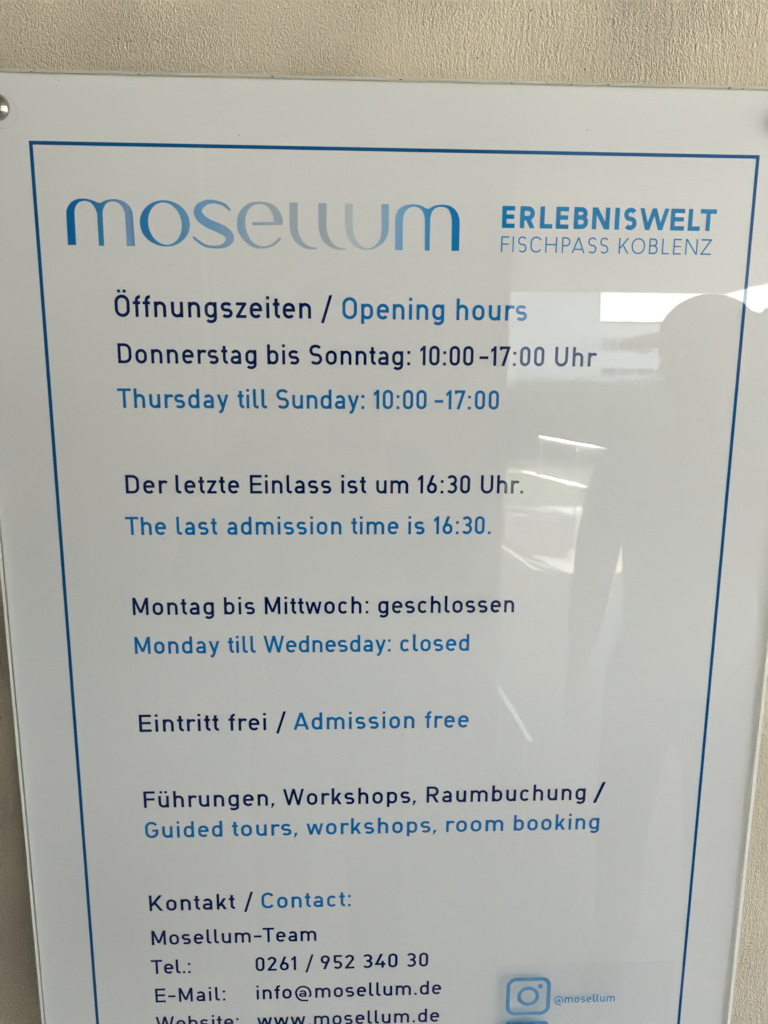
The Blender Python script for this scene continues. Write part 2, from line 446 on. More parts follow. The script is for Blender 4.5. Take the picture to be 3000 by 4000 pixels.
        w = w or .84; k = t*.53; q = diag(k, 0, w/2, 1, t) + diag(w-k, 0, w/2, 1, t) + rect(w*.22, w*.78, .2, .2+t*.9)
    elif ch == 'K':
        w = w or .76; q = rect(0, t, 0, 1) + diag(t*.8, .33, w-h*1.6, 1, t) + diag(.30, .53, w-h*1.2, 0, t)
    elif ch == 'T': w = w or .70; q = rect(0, w, 1-t*.95, 1) + rect(w/2-h, w/2+h, 0, 1-t*.9)
    elif ch in 'EF':
        w = w or (.635 if ch == 'E' else .62); q = rect(0, t, 0, 1) + rect(0, w, 1-t*.95, 1) + rect(0, w*.95, .5-t*.40, .5+t*.55)
        if ch == 'E': q += rect(0, w, 0, t*.95)
    elif ch == 'L': w = w or .56; q = rect(0, t, 0, 1) + rect(0, w, 0, t*.97)
    elif ch == 'I': w = w or t; q = rect(0, w, 0, 1)
    elif ch == 'H': w = w or .72; q = rect(0, t, 0, 1) + rect(w-t, w, 0, 1) + rect(0, w, .5-h*.6, .5+h*1.3)
    elif ch == 'D':
        w = w or .69; r = .27; q = rect(0, t, 0, 1)
        q += strip(join([(h, 1-h)], arc(w-h-r, 1-h-r, r, r, 90, 0), arc(w-h-r, h+r, r, r, 0, -90), [(h, h)]), t)
    elif ch in 'PR':
        w = w or (.62 if ch == 'P' else .70); ym = .46; ry = (1-h-ym)/2; rx = min(ry, w*.45)
        q = rect(0, t, 0, 1) + strip(join([(h, 1-h)], arc(w-h-rx-.02, ym+ry, rx, ry, 90, -90, 14), [(h, ym)]), t)
        if ch == 'R': q += diag(w*.50, ym, w-h*1.15, 0, t*1.0)
    elif ch == 'B':
        w = w or .66; ym = .53; r1 = (1-h-ym)/2; r2 = (ym-h)/2
        q = rect(0, t, 0, 1) + strip(join([(h, 1-h)], arc(w-h-r1-.04, ym+r1, r1, r1, 90, -90, 14), [(h, ym)]), t)
        q += strip(join([(h, ym)], arc(w-h-r2, h+r2, r2, r2, 90, -90, 14), [(h, h)]), t)
    elif ch == 'G':
        w = w or .72; r = (w-t)/2
        q = strip(join(arc(w/2, 1.01-h-r, r, r, 28, 180), arc(w/2, h+r-.01, r, r, 180, 360), line((w-h, h+r), (w-h, .53), 1)), t) + rect(w*.54, w, .53-t*.92, .53)
    elif ch == 'U':
        w = w or .68; r = (w-t)/2; q = strip(join(line((h, 1), (h, h+r), 1), arc(w/2, h+r-.01, r, r, 180, 360), line((w-h, h+r), (w-h, 1), 1)), t)
    elif ch == '1': w = w or .285; q = rect(w-t, w, 0, 1) + [[(w-t*.5, 1), (0, .84), (0, .84-t*1.15), (w-t*.5, 1-t*1.15)]]
    elif ch == '2':
        w = w or .56; r = (w-t)/2-.005
        q = strip(join(arc(w/2-.01, 1.005-h-r, r, r, 170, -35), [(t*.55, t*.62)]), t) + rect(0, w, 0, t*.95)
    elif ch == '3':
        w = w or .565; r1 = .205; r2 = .238; ym = .5+.03
        q = strip(join(arc(w*.48, 1.005-h-r1, r1+.005, r1, 150, -90), [(w*.36, 1.005-h-2*r1)]), t)
        yc = (1.005-h-2*r1-.005+h)/2
        q += strip(join([(w*.36, 1.005-h-2*r1)], arc(w*.48, h-.005+(1.01-2*h-2*r1)/2, r2-.01, (1.01-2*h-2*r1)/2, 90, -145)), t)
    elif ch == '4':
        w = w or .62; q = diag(t*.58, .26, w*.62, 1.0, t) + rect(.0, w, .20, .20+t*.95) + rect(w*.60, w*.60+t, 0, .50)
    elif ch == '5':
        w = w or .56; r = (w-t)/2
        q = rect(.045, w-.02, 1-t*.95, 1) + rect(.045, .045+t, .5, 1) + strip(arc(w/2, h+r*1.08-.005, r, r*1.08, 140, -145), t)
    elif ch == '6':
        w = w or .55; r = (w-t)/2
        q = stadium(0, w, -.005, .60, t, rad=r) + diag(.065+h*.5, .36, w*.60, 1.0, t)
    elif ch == '9':
        w = w or .55; r = (w-t)/2
        q = stadium(0, w, .40, 1.005, t, rad=r) + diag(w-.065-h*.5, .64, w*.40, 0, t)
    elif ch == '7': w = w or .56; q = rect(0, w, 1-t*.95, 1) + rect(0, t*.9, .80, 1) + diag(w-h*1.1, 1-t*.5, w*.34, 0, t)
    elif ch == '.': w = w or t; q = rect(0, t, 0, t*1.02)
    elif ch == ':': w = w or t; q = rect(0, t, 0, t*1.02) + rect(0, t, .575, .575+t*1.02)
    elif ch == ',': w = w or t*1.25; q = [[(0, -.15), (t*.42, -.15), (t*1.25, t*.6), (t*1.25, t*1.02), (t*.2, t*1.02), (t*.2, 0)]]
    elif ch == '/': w = w or .60; q = diag(h*1.12, -.2, w-h*1.12, 1.09, t*.98)
    elif ch == '-': w = w or .46; q = rect(0, w, .345, .345+t*.95)
    elif ch == '@':
        w = w or 1.02; r = (w-t*.9)/2; cx = w/2; tt = t*.85; cy = .36
        q = strip(join([(w*.80, -.175)], arc(cx+.02, cy, r, .535, 268, 180), arc(cx, cy, r, .48, 180, 0), [(w-tt/2, .26)], arc(w-tt/2-.085, .22, .085, .09, 0, -110)), tt)
        q += [[(u*.74+w*.25, v*.66+.10) for u, v in f] for f in glyph('a', t*1.1, .62)[0]]
    else:
        w = w or .5; q = rect(0, w, 0, 1)
    return q, w

SB = dict(zip('nhmurbdpgiUMNHDBl', [0]*17))
LEFT = {**{c: .095 for c in 'nhmurbpikluüüMNHDBEFKLPRi:.'}, **{c: .075 for c in 'odgecaOCGÖ09S6@Q'}, **{c: .05 for c in 'sz2358'}, **{c: .03 for c in 'tf174y/'}, **{c: .015 for c in 'TwWA,vx'}, '-': .06, 'U': .09}
RIGHT = {**{c: .095 for c in 'nhmuüdgaMNHUi1:.'}, **{c: .075 for c in 'obpDOÖ0GB9S6@'}, **{c: .06 for c in 'es2358c'}, **{c: .045 for c in 'EKRklCz,'}, **{c: .02 for c in 'tfr74y/wWAFLPT'}, '-': .06}

def union_faces(polys, eps=1e-6):
    vs_, fs = [], []
    for p in polys:
        a = sum(p[i][0]*p[(i+1) % len(p)][1]-p[(i+1) % len(p)][0]*p[i][1] for i in range(len(p)))
        if abs(a) < 1e-9: continue
        if a < 0: p = p[::-1]
        fs.append(list(range(len(vs_), len(vs_)+len(p)))); vs_ += [Vector(q) for q in p]
    v, e, f, ov, oe, of = delaunay_2d_cdt(vs_, [], fs, 0, eps, True)
    return [tuple(x) for x in v], [t for t, o in zip(f, of) if o]

_cache = {}
def glyph_tris(ch, t, w=None):
    k = (ch, round(t, 3), None if w is None else round(w, 3))
    if k not in _cache:
        q, ww = glyph(ch, t, w)
        v, f = union_faces(q)
        _cache[k] = (v, f, ww)
    return _cache[k]

class Ink:
    """collects flat print on the plane y = yp of the sign (x right, z up, metres)"""
    def __init__(s): s.v = []; s.f = []
    def add(s, v, f, ox, oz, sc, sx=1.0):
        n = len(s.v); s.v += [(ox+p[0]*sc*sx, oz+p[1]*sc) for p in v]; s.f += [tuple(i+n for i in q) for q in f]
    def build(s, name, m, parent, yp, label=None):
        o = mesh(name, [(x, yp, z) for x, z in s.v], s.f, m, parent)
        if label: o['label'] = label
        return o

def set_word(ink, word, x0, x1, z, cap, t=.15):
    g = [glyph_tris(c, t) for c in word]
    inks = sum(q[2] for q in g)
    gaps = [RIGHT.get(word[i], .07)+LEFT.get(word[i+1], .07) for i in range(len(word)-1)]
    W = (x1-x0)/cap
    if len(word) == 1:
        ink.add(g[0][0], g[0][1], x0, z, cap, W/g[0][2]); return 0
    tr = (W-inks-sum(gaps))/len(gaps)
    sx = 1.0
    if tr < -.02: sx = (W)/(inks+sum(gaps)-.02*len(gaps)); tr = -.02
    if tr > .05: sx = (W)/(inks+sum(gaps)+.05*len(gaps)); tr = .05
    x = 0.0
    for i, q in enumerate(g):
        ink.add(q[0], q[1], x0+x*cap*sx, z, cap, sx)
        if i < len(gaps): x += q[2]+gaps[i]+tr
    return sx

# ------------------------------------------------------------------ the wall and the ground
wall = box('wall', -7.0, 4.7, 0.0215, 0.32, 0.0, 3.4, M['plaster'])
tag(wall, 'cream coloured rough plaster wall carrying the white information sign', 'wall')

# ------------------------------------------------------------------ the sign
Z0 = 1.7136                     # top outer edge of the printed blue frame
TH = 0.0043                     # acrylic thickness
sign = empty('information_sign', (0, 0, Z0 + 0.0426 - 0.841),
             'white acrylic opening hours sign with blue frame and blue lettering on the plaster wall', 'sign')
base = Vector(sign.location)
def on_sign(o):
    o.location = Vector(o.location) - base
    return o
X0, X1, ZT, ZB = -0.297, 0.297, Z0+0.0426, Z0+0.0426-0.841

on_sign(box('backing_board', X0+.0006, X1-.0006, 0.0004, 0.0034, ZB+.0006, ZT-.0006, M['board'], sign))
pv = [(X0+.0012, 0, ZB+.001), (X1-.0012, 0, ZB+.001), (X1-.0012, 0, ZT-.0012), (X0+.0012, 0, ZT-.0012)]
on_sign(mesh('printed_sheet', pv, [(0, 1, 2, 3)], M['print'], sign))

# clear acrylic sheet: front face only is a mirror surface (its back is bonded to the print), edges sawn
on_sign(mesh('acrylic_sheet', [(X0, -TH, ZB), (X1, -TH, ZB), (X1, -TH, ZT), (X0, -TH, ZT)], [(0, 1, 2, 3)], M['clear'], sign))
def edge_strip(name, a, b, nrm):
    """thin sawn edge between front and back along a-b"""
    bm = bmesh.new(); k = 0.00025
    x0, x1 = sorted((a[0], b[0])); z0, z1 = sorted((a[1], b[1]))
    if nrm[0]: x0, x1 = x0-(k if nrm[0] < 0 else -k*0), x1+(k if nrm[0] > 0 else 0); x0, x1 = (x0, x0+k) if nrm[0] < 0 else (x1-k, x1)
    if nrm[1]: z0, z1 = (z0-k, z0) if nrm[1] < 0 else (z1, z1+k)
    bx(bm, x0, x1, -TH+.00005, -0.00005, z0, z1)
    return on_sign(from_bm(name, bm, M['edge'], sign))
edge_strip('sheet_edge', (X0, ZB), (X0, ZT), (-1, 0))
edge_strip('sheet_edge', (X1, ZB), (X1, ZT), (1, 0))
edge_strip('sheet_edge', (X0, ZT), (X1, ZT), (0, 1))
edge_strip('sheet_edge', (X0, ZB), (X1, ZB), (0, -1))
# dirty seam where sheet meets board: a hair-thin, uneven dark line round the print
def seam():
    rnd = random.Random(3); V = []; F = []
    def run(p0, p1, inward):
        n = 160; last = None
        for i in range(n+1):
            s = i/n; x = p0[0]+(p1[0]-p0[0])*s; z = p0[1]+(p1[1]-p0[1])*s
            wd = .00020+.00010*math.sin(i*.35+1.3)*rnd.random()+.00012*rnd.random()
            a = len(V); V.append((x, -.00012, z)); V.append((x+inward[0]*wd, -.00012, z+inward[1]*wd))
            if last is not None: F.append((last, a, a+1, last+1))
            last = a
    run((X0, ZT), (X1, ZT), (0, -1)); run((X0, ZB), (X0, ZT), (1, 0)); run((X1, ZB), (X1, ZT), (-1, 0))
    return on_sign(mesh('seam_line', V, F, M['seam'], sign))
seam()

YP = -0.0001                    # ink sits on the print, under the clear sheet
# blue frame
def frame():
    wf = 0.00245; a, b, c, d = -.254, .254, Z0, Z0-.762
    V = [(a, d), (b, d), (b, c), (a, c), (a+wf, d+wf), (b-wf, d+wf), (b-wf, c-wf), (a+wf, c-wf)]
    return on_sign(mesh('printed_frame', [(x, YP, z) for x, z in V], [(0, 1, 5, 4), (1, 2, 6, 5), (2, 3, 7, 6), (3, 0, 4, 7)], M['frame'], sign))
frame()

LINES = [
 (-115.27, 15.1, [('dark', 'Öffnungszeiten', -203.0, -64.24), ('dark', '/', -57.39, -48.92), ('blue', 'Opening', -41.87, 31.66), ('blue', 'hours', 40.54, 92.18)]),
 (-147.59, 14.05, [('dark', 'Donnerstag', -202.78, -103.98), ('dark', 'bis', -96.29, -73.17), ('dark', 'Sonntag:', -65.88, 7.37), ('dark', '10:00', 14.68, 53.85), ('dark', '-', 58.23, 64.78), ('dark', '17:00', 66.69, 106.2), ('dark', 'Uhr', 114.18, 144.41)]),
 (-179.36, 14.0, [('blue', 'Thursday', -204.86, -124.93), ('blue', 'till', -118.5, -97.22), ('blue', 'Sunday:', -90.35, -26.1), ('blue', '10:00', -19.02, 19.94), ('blue', '-', 25.84, 32.3), ('blue', '17:00', 34.37, 73.66)]),
 (-242.29, 13.98, [('dark', 'Der', -202.73, -172.74), ('dark', 'letzte', -166.1, -119.23), ('dark', 'Einlass', -111.26, -50.68), ('dark', 'ist', -43.19, -24.66), ('dark', 'um', -17.04, 7.14), ('dark', '16:30', 14.38, 53.96), ('dark', 'Uhr.', 62.06, 94.49)]),
 (-273.71, 13.9, [('blue', 'The', -204.55, -174.62), ('blue', 'last', -166.83, -136.67), ('blue', 'admission', -129.2, -43.24), ('blue', 'time', -35.88, -0.02), ('blue', 'is', 7.51, 20.02), ('blue', '16:30.', 27.03, 70.72)]),
 (-336.36, 13.9, [('dark', 'Montag', -202.82, -141.29), ('dark', 'bis', -133.59, -110.03), ('dark', 'Mittwoch:', -102.49, -22.81), ('dark', 'geschlossen', -15.17, 91.1)]),
 (-367.63, 13.9, [('blue', 'Monday', -202.96, -137.97), ('blue', 'till', -131.69, -110.37), ('blue', 'Wednesday:', -104.18, -5.25), ('blue', 'closed', 2.29, 56.6)]),
 (-432.47, 14.6, [('dark', 'Eintritt', -203.08, -140.86), ('dark', 'frei', -133.3, -103.75), ('dark', '/', -96.16, -87.66), ('blue', 'Admission', -82.11, 14.28), ('blue', 'free', 22.54, 58.02)]),
 (-498.2, 14.5, [('dark', 'Führungen,', -203.01, -98.62), ('dark', 'Workshops,', -91.57, 16.46), ('dark', 'Raumbuchung', 25.1, 156.73), ('dark', '/', 163.18, 173.19)]),
 (-525.14, 14.4, [('blue', 'Guided', -203.23, -141.27), ('blue', 'tours,', -133.51, -80.43), ('blue', 'workshops,', -73.09, 33.61), ('blue', 'room', 41.71, 89.36), ('blue', 'booking', 98.02, 169.8)]),
 (-592.01, 14.6, [('dark', 'Kontakt', -203.45, -133.15), ('dark', '/', -125.97, -117.85), ('blue', 'Contact:', -111.22, -37.07)]),
 (-624.13, 13.7, [('dark', 'Mosellum', -203.2, -121.03), ('dark', '-', -118.36, -111.95), ('dark', 'Team', -110.98, -66.07)]),
 (-651.92, 13.55, [('dark', 'Tel.:', -205.01, -172.23), ('dark', '0261', -117.64, -83.52), ('dark', '/', -75.98, -68.5), ('dark', '952', -62.71, -34.08), ('dark', '340', -27.04, 2.78), ('dark', '30', 10.41, 29.06)]),
 (-679.74, 13.6, [('dark', 'E-Mail:', -202.93, -144.1), ('dark', 'info', -117.56, -87.74), ('dark', '@', -85.12, -70.79), ('dark', 'mosellum.de', -67.73, 40.75)]),
 (-707.43, 13.56, [('dark', 'Website:', -203.92, -133.55), ('dark', 'www.', -117.83, -71.79), ('dark', 'mosellum.de', -68.99, 39.59)]),
]
SX = {}
for z, cap, words in LINES:
    inks = {}
    for colr, wd, a, b in words:
        key = (colr, z < -640 and a > -118)      # the contact lines are set in two columns
        inks.setdefault(key, (Ink(), []))
        SX[wd] = set_word(inks[key][0], wd, a/1000, b/1000, Z0+z/1000, cap/1000)
        inks[key][1].append(wd)
    for (colr, col2), (ink, wl) in inks.items():
        txt = ' '.join(w_ for w_ in wl if 'osellum' not in w_)
        lab = ('dark navy' if colr == 'dark' else 'bright blue') + ' printed line reading ' + txt
        on_sign(ink.build('printed_text_line', M[colr], sign, YP, lab))
print({k: round(v, 2) for k, v in SX.items()})

# heading block at upper right, letter by letter
def heading(letters, z, cap, t):
    ink = Ink()
    for ch, a, b in letters:
        wv = (b-a)/1000/cap
        v, f, ww = glyph_tris(ch, t, wv)
        ink.add(v, f, a/1000, z, cap)
    return ink
EW = [('E', 71.61, 80.73), ('R', 84.41, 95.23), ('L', 98.8, 107.75), ('E', 110.18, 119.35), ('B', 123.05, 133.41), ('N', 136.27, 148.98), ('I', 152.59, 155.99), ('S', 159.17, 168.64), ('W', 170.55, 191.87), ('E', 193.16, 203.31), ('L', 205.99, 214.88), ('T', 214.66, 226.46)]
FK = [('F', 71.42, 77.22), ('I', 79.6, 80.6), ('S', 83.55, 89.89), ('C', 92.54, 100.69), ('H', 103.33, 111.82), ('P', 115.32, 121.69), ('A', 122.54, 132.01), ('S', 134.25, 140.53), ('S', 142.98, 149.17), ('K', 156.65, 164.13), ('O', 165.95, 175.81), ('B', 178.81, 185.25), ('L', 188.26, 193.63), ('E', 196.53, 202.45), ('N', 205.47, 214.31), ('Z', 216.79, 224.56)]
on_sign(heading(EW, Z0-.05149, .01484, .215).build('printed_heading', M['heading'], sign, YP, 'bold blue heading reading ERLEBNISWELT'))
on_sign(heading(FK, Z0-.06788, .01084, .095).build('printed_heading', M['heading'], sign, YP, 'thin blue line reading FISCHPASS KOBLENZ'))

# lowercase logo word with modulated strokes, coordinates in mm on the print
c = 1
LOGO = {
'm1': [(-232.63,-67.2,1),(-232.34,-46.71),(-231.58,-43.07),(-228.79,-39.25),(-224.7,-37.02),(-219.64,-36.46),(-214.66,-37.26),(-210.56,-38.8),(-208.47,-39.01),(-205.01,-37.43),(-200.76,-36.56),(-196.56,-36.65),(-191.61,-38.42),(-188.42,-41.6),(-186.81,-46.02),(-186.45,-67.23,1),(-192.16,-67.31,1),(-192.22,-46.1),(-193.51,-42.08),(-196.28,-39.06),(-200.0,-37.99),(-203.85,-39.02),(-206.3,-41.88),(-207.48,-45.93),(-207.72,-67.27,1),(-211.29,-67.32,1),(-211.3,-46.39),(-212.71,-42.22),(-215.36,-39.04),(-219.49,-37.98),(-223.17,-39.08),(-225.63,-41.93),(-226.65,-45.82),(-226.95,-67.12,1)],
'e': [(-84.56,-60.36,1),(-85.04,-61.6),(-88.61,-64.99),(-94.17,-67.18),(-100.62,-67.7),(-106.08,-66.1),(-111.45,-61.61),(-114.5,-56.58),(-115.27,-51.89),(-114.48,-46.58),(-111.79,-41.79),(-107.14,-38.09),(-102.56,-36.73),(-98.02,-36.57),(-93.03,-37.27),(-88.08,-39.69),(-84.7,-44.14),(-83.25,-49.33),(-83.57,-51.78,1),(-104.61,-52.26,1),(-104.56,-50.26,1),(-89.21,-49.94,1),(-89.68,-46.21),(-91.59,-41.91),(-94.89,-38.93),(-99.42,-38.06),(-103.53,-39.07),(-107.07,-42.15),(-109.03,-46.94),(-109.37,-52.59),(-107.89,-58.68),(-104.64,-63.45),(-99.66,-66.02),(-95.06,-65.95),(-90.42,-63.96),(-85.93,-60.12,1)],
'l1': [(-78.45,-36.95,1),(-72.7,-36.86,1),(-72.95,-52.5),(-72.11,-57.73),(-69.24,-62.96),(-65.58,-65.56),(-61.9,-66.39),(-59.59,-66.54,1),(-59.79,-67.6,1),(-65.61,-67.77),(-71.12,-65.63),(-75.21,-62.17),(-77.62,-57.37),(-78.53,-51.71)],
'l2': [(-58.26,-36.89,1),(-52.59,-36.8,1),(-52.72,-52.64),(-51.84,-57.89),(-48.92,-62.95),(-45.24,-65.73),(-41.54,-66.47),(-39.22,-66.62,1),(-39.41,-67.68,1),(-45.25,-67.76),(-50.8,-65.8),(-54.93,-62.33),(-57.37,-57.53),(-58.33,-51.85)],
'u': [(-39.75,-36.86,1),(-34.33,-36.78,1),(-34.27,-52.81),(-33.17,-58.51),(-29.47,-64.19),(-23.89,-66.41),(-18.78,-64.75),(-15.08,-60.02),(-14.0,-54.28),(-14.09,-36.9,1),(-8.93,-36.81,1),(-8.82,-52.45),(-9.98,-58.18),(-13.21,-63.08),(-18.31,-66.43),(-23.89,-67.65),(-29.47,-67.02),(-34.57,-63.82),(-38.08,-58.58),(-39.63,-52.01)],
'm2': [(-4.33,-67.57,1),(-4.49,-48.0),(-3.61,-43.18),(-0.87,-39.21),(3.73,-37.14),(9.27,-36.62),(13.91,-37.5),(17.65,-39.27),(19.5,-39.25),(23.18,-37.36),(28.73,-36.58),(34.32,-37.36),(38.58,-40.35),(40.83,-44.7),(41.4,-49.08),(41.39,-67.5,1),(35.94,-67.58,1),(35.8,-49.16),(35.12,-43.91),(32.98,-39.56),(28.3,-38.06),(24.14,-39.0),(21.41,-41.92),(20.38,-46.75),(20.27,-67.51,1),(16.9,-67.56,1),(16.66,-46.81),(15.37,-42.02),(12.55,-39.18),(8.83,-38.19),(4.68,-39.56),(1.95,-43.09),(1.07,-47.48),(1.09,-67.5,1)],
}
LS = [(-120.1,-42.17,1.65),(-123.84,-38.98,2.2),(-129.74,-37.21,2.2),(-135.7,-37.55,3.12),(-140.49,-40.45,4.95),(-142.09,-44.13,5.68),(-139.94,-48.16,6.05),(-135.37,-51.36,6.05),(-128.63,-54.12,6.23),(-123.15,-56.91,6.05),(-120.44,-60.57,5.86),(-122.1,-64.31,4.4),(-126.05,-66.59,2.57),(-131.66,-67.16,1.83),(-137.65,-66.33,1.83),(-142.68,-63.35,1.83),(-145.58,-60.92,1.47)]
def catmull(p, i0, n=5, closed=False, dims=2):
    N_ = len(p); g = lambda k: p[k % N_] if closed else p[max(0, min(N_-1, k))]
    out = []
    a, b, c_, d = g(i0-1), g(i0), g(i0+1), g(i0+2)
    for k in range(n):
        s = k/n
        out.append(tuple(.5*((2*b[j])+(-a[j]+c_[j])*s+(2*a[j]-5*b[j]+4*c_[j]-d[j])*s*s+(-a[j]+3*b[j]-3*c_[j]+d[j])*s**3) for j in range(dims)))
    return out
def smooth_poly(pts):
    out = []; n = len(pts)
    for i in range(n):
        a, b = pts[i], pts[(i+1) % n]
        pr, nx = pts[i-1], pts[(i+2) % n]
        ca, cb = len(a) > 2, len(b) > 2
        L_ = math.hypot(b[0]-a[0], b[1]-a[1])
        if (ca and cb): out.append(a[:2]); continue
        # end tangents follow the straight stem where the segment is long
        q = []
        p0 = pr[:2]; p3 = nx[:2]
        if ca: p0 = (2*a[0]-b[0], 2*a[1]-b[1])
        if cb: p3 = (2*b[0]-a[0], 2*b[1]-a[1])
        if L_ > 12:
            if not ca:      # smooth end is a, straight towards b
                out.append(a[:2]); continue
            out.append(a[:2]); continue
        seq = [p0, a[:2], b[:2], p3]
        # limit neighbour distance so long stems do not bulge the curve
        def lim(o, r):
            d = math.hypot(r[0]-o[0], r[1]-o[1])
            if d > L_*1.3: k = L_*1.3/d; return (o[0]+(r[0]-o[0])*k, o[1]+(r[1]-o[1])*k)
            return r
        seq[0] = lim(seq[1], seq[0]); seq[3] = lim(seq[2], seq[3])
        out += catmull(seq, 1, 5)
    return out
logo = Ink()
def put_polys(ps):
    v, f = union_faces([[(x/1000*100, z/1000*100) for x, z in p] for p in ps])
    logo.add(v, f, 0, Z0, .01)
for k, pts in LOGO.items(): put_polys([smooth_poly(pts)])
sp = []
for i in range(len(LS)-1): sp += catmull(LS, i, 6, False, 3)
sp.append(LS[-1])
put_polys(strip([q[:2] for q in sp], [q[2] for q in sp]) + [[(q[0]+q[2]/2*math.cos(a*PI/6), q[1]+q[2]/2*math.sin(a*PI/6)) for a in range(12)] for q in (LS[0], LS[-1])])
oq = []
for i in range(64):
    a0, a1 = 2*PI*i/64, 2*PI*(i+1)/64
    O = lambda a: (-165.12+17.28*math.cos(a), -51.96+15.32*math.sin(a))
    I_ = lambda a: (-165.06+11.55*math.cos(a)-.5*math.sin(a), -52.1+13.93*math.sin(a))
    oq.append([O(a0), O(a1), I_(a1), I_(a0)])
put_polys(oq)
on_sign(logo.build('printed_logo', M['logo'], sign, YP, 'large lowercase logo word fading from blue to pale grey'))

# stainless standoff bolts in the corners
def bolt(x, z):
    prof = [(0.0, -.0098), (.0035, -.0097), (.0062, -.0090), (.0078, -.0076), (.0084, -.0062), (.0086, -.0046)]
    V = []; F = []; n = 40
    for r, y in prof:
        for i in range(n): V.append((x+r*math.cos(2*PI*i/n), y, z+r*math.sin(2*PI*i/n)))
    for k in range(len(prof)-1):
        for i in range(n):
            j = (i+1) % n; F.append((k*n+i, k*n+j, (k+1)*n+j, (k+1)*n+i))
    o = on_sign(mesh('standoff_bolt', V, F, M['steel'], sign, True))
    tube_o = tube('spacer', (x, .0036, z), (x, .0213, z), .0075, M['steel'], o, 24)
    # rim of the drilled hole seen through the sheet
    q = []; R1, R2 = .0098, .0108
    Vr = [(x+.0009+rr*math.cos(2*PI*i/48), -.00016, z-.0014+rr*math.sin(2*PI*i/48)) for rr in (R1, R2) for i in range(48)]
    Fr = [(i, (i+1) % 48, 48+(i+1) % 48, 48+i) for i in range(48)]
    rim = mesh('hole_rim', Vr, Fr, M['board'], o)
    return o
for bxp in (X0+.0255, X1-.0255):
    for bz in (ZT-.0236, ZB+.0236): bolt(bxp, bz)

# clear sticker with the social media handle, on the front of the sheet
YF = -TH-.00012
stick = on_sign(mesh('sticker', [(x, YF, z) for x, z in ((.0868, Z0-.785), (.2415, Z0-.785), (.2415, Z0-.6487), (.0868, Z0-.6487))], [(0, 1, 2, 3)], M['film'], sign))
stick['label'] = 'milky transparent film sticker low on the right of the sign'
for k, (xa, xb, zt) in enumerate(((.0838, .2435, -.6465), (.0902, .2395, -.6515))):
    # narrow raised lips of the two film layers' edges
    e = .00018; V = []; F = []
    for (a0, a1, b0, b1) in ((xa, xa+e*1.6, Z0-.785, Z0+zt), (xb-e, xb, Z0-.785, Z0+zt), (xa+e*1.6, xb-e, Z0+zt-e, Z0+zt)):
        n = len(V); V += [(a0, YF-.0001-k*.00005, b0), (a1, YF-.0001-k*.00005, b0), (a1, YF-.0001-k*.00005, b1), (a0, YF-.0001-k*.00005, b1)]; F.append((n, n+1, n+2, n+3))
    mesh('film_edge', V, F, M['film'], stick)
YI = YF-.00012
def rounded(cx, cz, hx, hz, r, n=10):
    P = []
    for sx, sz, a in ((1, 1, 0), (-1, 1, 90), (-1, -1, 180), (1, -1, 270)):
        P += [(cx+sx*(hx-r)+r*math.cos(R(a+90*i/n)), cz+sz*(hz-r)+r*math.sin(R(a+90*i/n))) for i in range(n+1)]
    return P
def ring_mesh(name, outer, inner, parent, m):
    n = len(outer); V = [(x, YI, z) for x, z in outer+inner]
    F = [(i, (i+1) % n, n+(i+1) % n, n+i) for i in range(n)]
    return mesh(name, V, F, m, parent)
icz = Z0-.6803
icon = Ink()
def add_ring(outer, inner):
    n0 = len(icon.v); n = len(outer); icon.v += outer+inner
    icon.f += [(n0+i, n0+(i+1) % n, n0+n+(i+1) % n, n0+n+i) for i in range(n)]
add_ring(rounded(.1158, icz, .0193, .0188, .0082), rounded(.1157, icz, .0159, .0154, .0052))
circ = lambda cx, cz, r, n=44: [(cx+r*math.cos(2*PI*i/n), cz+r*math.sin(2*PI*i/n)) for i in range(n)]
add_ring(circ(.1157, icz+.0001, .0096), circ(.1157, icz+.0001, .0064))
n0 = len(icon.v); icon.v += circ(.1260, Z0-.6703, .0022, 20); icon.f.append(tuple(range(n0, n0+20)))
oic = icon.build('sticker_icon', M['film_ink'], stick, YI, 'blue rounded camera outline icon'); 
ic2 = Ink(); P = rounded(.1155, Z0-.7055-.0190, .0190, .0190, .0035); ic2.v = P; ic2.f = [tuple(range(len(P)))]
ic2.build('sticker_icon', M['film_ink'], stick, YI, 'solid blue rounded square icon')
hk = Ink(); set_word(hk, '@mosellum', .1385, .1919, Z0-.6879, .0078, .175)
hk.build('sticker_lettering', M['film_ink'], stick, YI, 'small blue handle lettering')

